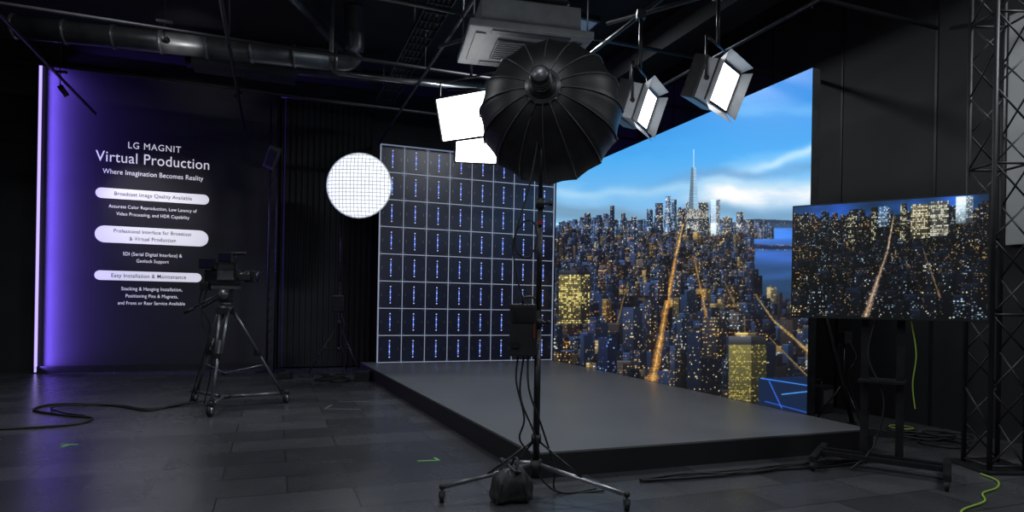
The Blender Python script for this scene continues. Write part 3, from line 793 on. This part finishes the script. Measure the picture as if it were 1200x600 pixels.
# TV on rolling stand
tv=empty('television_on_rolling_stand',(4.7375,3.764,0),math.radians(-55.5))
W_=1.41; zb,zt=1.27,2.27
ct=city_tv()
screen_mesh('screen',[(-W_/2+.012,-.031,zb+.02),(W_/2-.012,-.031,zb+.02),(W_/2-.012,-.031,zt-.012),(-W_/2+.012,-.031,zt-.012)],520,340,
    lambda u,v,co: sample(ct,928+u*229,375-v*146),.95,tv,'television_picture')
b=B()
b.box((0,0,(zb+zt)/2),(W_,.06,zt-zb),M_black,bev=.006)
b.box((0,.05,1.7),(.9,.05,.5),M_blackmet); b.box((0,.09,1.62),(.6,.05,.12),M_blackmet)
for s_ in(-1,1):
    b.box((s_*.13,.13,.92),(.06,.06,1.72),M_blackmet,bev=.006)
    b.box((s_*.46,0,.10),(.055,.66,.045),M_blackmet,bev=.006)
    caster(b,s_*.46,-.31,.038); caster(b,s_*.46,.31,.038)
b.box((0,.10,.10),(.98,.06,.05),M_blackmet); b.box((0,-.02,.10),(.98,.05,.04),M_blackmet)
b.box((0,.12,.75),(.34,.30,.02),M_blackmet); b.box((0,.13,.30),(.26,.05,.05),M_blackmet)
b.tube([(.2,.05,1.27),(.24,.05,1.0),(.22,.03,.75),(.24,.02,.55)],.005,M_green)
b.tube([(-.05,.05,1.27),(-.1,.05,.95),(.02,.03,.6),(-.05,.02,.2),(-.2,-.1,.012)],.008,M_rubber)
b.obj('frame_and_stand',(0,0,0),0,tv)

# truss
def truss(name,loc,H,w=.38,rz=0,step=.38):
    b=B(); h=w/2
    for sx in(-h,h):
        for sy in(-h,h): b.cyl((sx,sy,.02),(sx,sy,H),.020,M_black,seg=10)
    n=int(H/step)
    C=[(-h,-h),(h,-h),(h,h),(-h,h)]
    for k in range(n):
        z0=.05+k*step; z1=z0+step
        for i in range(4):
            p,q_=C[i],C[(i+1)%4]
            if k%2: p,q_=q_,p
            b.cyl((*p,z0),(*q_,z1),.008,M_black,seg=8)
            if k%4==0: b.cyl((*p,z0),(*q_,z0),.011,M_black,seg=8)
    b.box((0,0,.01),(w+.2,w+.2,.02),M_blackmet)
    return b.obj(name,loc,rz)
truss('lighting_truss',(5.84,3.56,0),4.5,.30,TH,.32)

# cables etc
b=B()
b.tube(flo([(3.90,5.15),(3.88,4.95),(3.72,4.75),(3.50,4.6),(3.36,4.40),(3.05,4.19),(2.85,3.9)]),.007,M_green)
b.obj('green_cable')
b=B(); rr=random.Random(4)
for k in range(5):
    pts=[(1.0,4.75)]
    for j in range(1,7):
        a=1.0+j*.38
        pts.append((a,4.78+.36*(a-1.0)+rr.uniform(-.10,.06)))
    b.tube(flo(pts,.012+.004*k),.008,M_rubber)
b.obj('floor_cable_bundle')
b=B()
for k in range(14):
    c0=(6.3+rr.uniform(-.2,.35),4.6+rr.uniform(-.3,.3)); r0=rr.uniform(.10,.22); z=.012+.006*k
    b.tube([(c0[0]+r0*math.cos(t*.7)*(1+.1*math.sin(t*2)),c0[1]+r0*math.sin(t*.7),z) for t in range(10)],.010 if k not in(5,11) else .006,M_green if k in(5,11) else M_rubber)
b.obj('coiled_cable_pile')
b=B()
b.box((0,0,.18),(.34,.28,.36),M_black,bev=.02); b.box((0,-.142,.22),(.26,.008,.18),M_gray); b.tube([(-.1,0,.36),(-.1,0,.42),(.1,0,.42),(.1,0,.36)],.012,M_black)
b.obj('power_distribution_box',(6.65,6.2,0),.3)
b=B()
b.cyl((0,0,.3),(0,0,1.0),.012,M_blackmet)
for k in range(3):
    a=2.1*k+.4; b.cyl((0,0,.5),(.3*math.cos(a),.3*math.sin(a),.015),.010,M_blackmet)
b.box((0,0,1.02),(.12,.12,.14),M_black,bev=.01); b.tube([(0,-.05,1.0),(.05,-.12,.8),(-.05,-.1,.6),(.05,-.1,.3),(.1,-.2,.02)],.007,M_rubber)
b.obj('small_light_stand',(6.25,5.45,0),0)
def tape(name,a,d,m,segs):
    b=B()
    for (x0,y0,x1,y1) in segs:
        v=Vector((x1-x0,y1-y0,0)); L=v.length
        b.box(((x0+x1)/2,(y0+y1)/2,.0015),(L,.018,.002),m,rot=Matrix.Rotation(math.atan2(v.y,v.x),3,'Z'))
    b.obj(name,(*S(a,d),0),TH)
tape('floor_marking_tape',-.70,5.31,M_tapeg,[(-.08,-.02,.1,.02),(.1,.02,.05,.1)])
tape('floor_marking_tape',-4.0,5.66,M_tapeg,[(-.08,0,.08,0),(0,0,.0,-.1)])
tape('floor_marking_tape',-2.06,8.06,M_tapew,[(-.25,-.3,.2,-.3),(-.25,.3,.2,.3),(-.25,-.3,-.25,.0)])

# added fill lights that brighten the room, with made-up ceiling housings
def fill_light(x,y,z,p,sz=1.2,dirv=(0,0,-1),col=(.90,.95,1)):
    e=empty('added_fill_light',(x,y,z))
    b=B(); b.box((0,0,.05),(sz+.08,.38,.08),M_black,bev=.01); b.box((0,0,.005),(sz,.3,.01),M_white); b.cyl((.4,0,.08),(.4,0,ZC-z),.006,M_gray); b.cyl((-.4,0,.08),(-.4,0,ZC-z),.006,M_gray)
    b.obj('fill_housing',(0,0,0),0,e)
    light('AREA','tube',(0,0,-.02),p,col,dirv,size=sz,size_y=.3,parent=e)
fill_light(0,-1.2,4.9,50); fill_light(-3.6,2.6,5.0,80); fill_light(4.4,.3,4.9,50)
fill_light(6.4,2.4,5.2,65); fill_light(.6,2.4,4.9,30)
fill_light(3.6,8.0,5.35,125); fill_light(-2.2,7.6,5.35,75)

w=bpy.data.worlds.new('world'); scn.world=w; w.use_nodes=True
w.node_tree.nodes['Background'].inputs[0].default_value=(.01,.012,.016,1)
cd=bpy.data.cameras.new('camera'); co_=bpy.data.objects.new('camera',cd); scn.collection.objects.link(co_)
cd.sensor_width=36; cd.lens=730/1200*36; cd.shift_y=56/1200; cd.clip_start=.05; cd.clip_end=60
co_.location=(0,0,1.35)
co_.rotation_euler=(Matrix.Rotation(TH,3,'Z')@Matrix.Rotation(math.pi/2,3,'X')@Matrix.Rotation(.0175,3,'Z')).to_euler()
scn.camera=co_
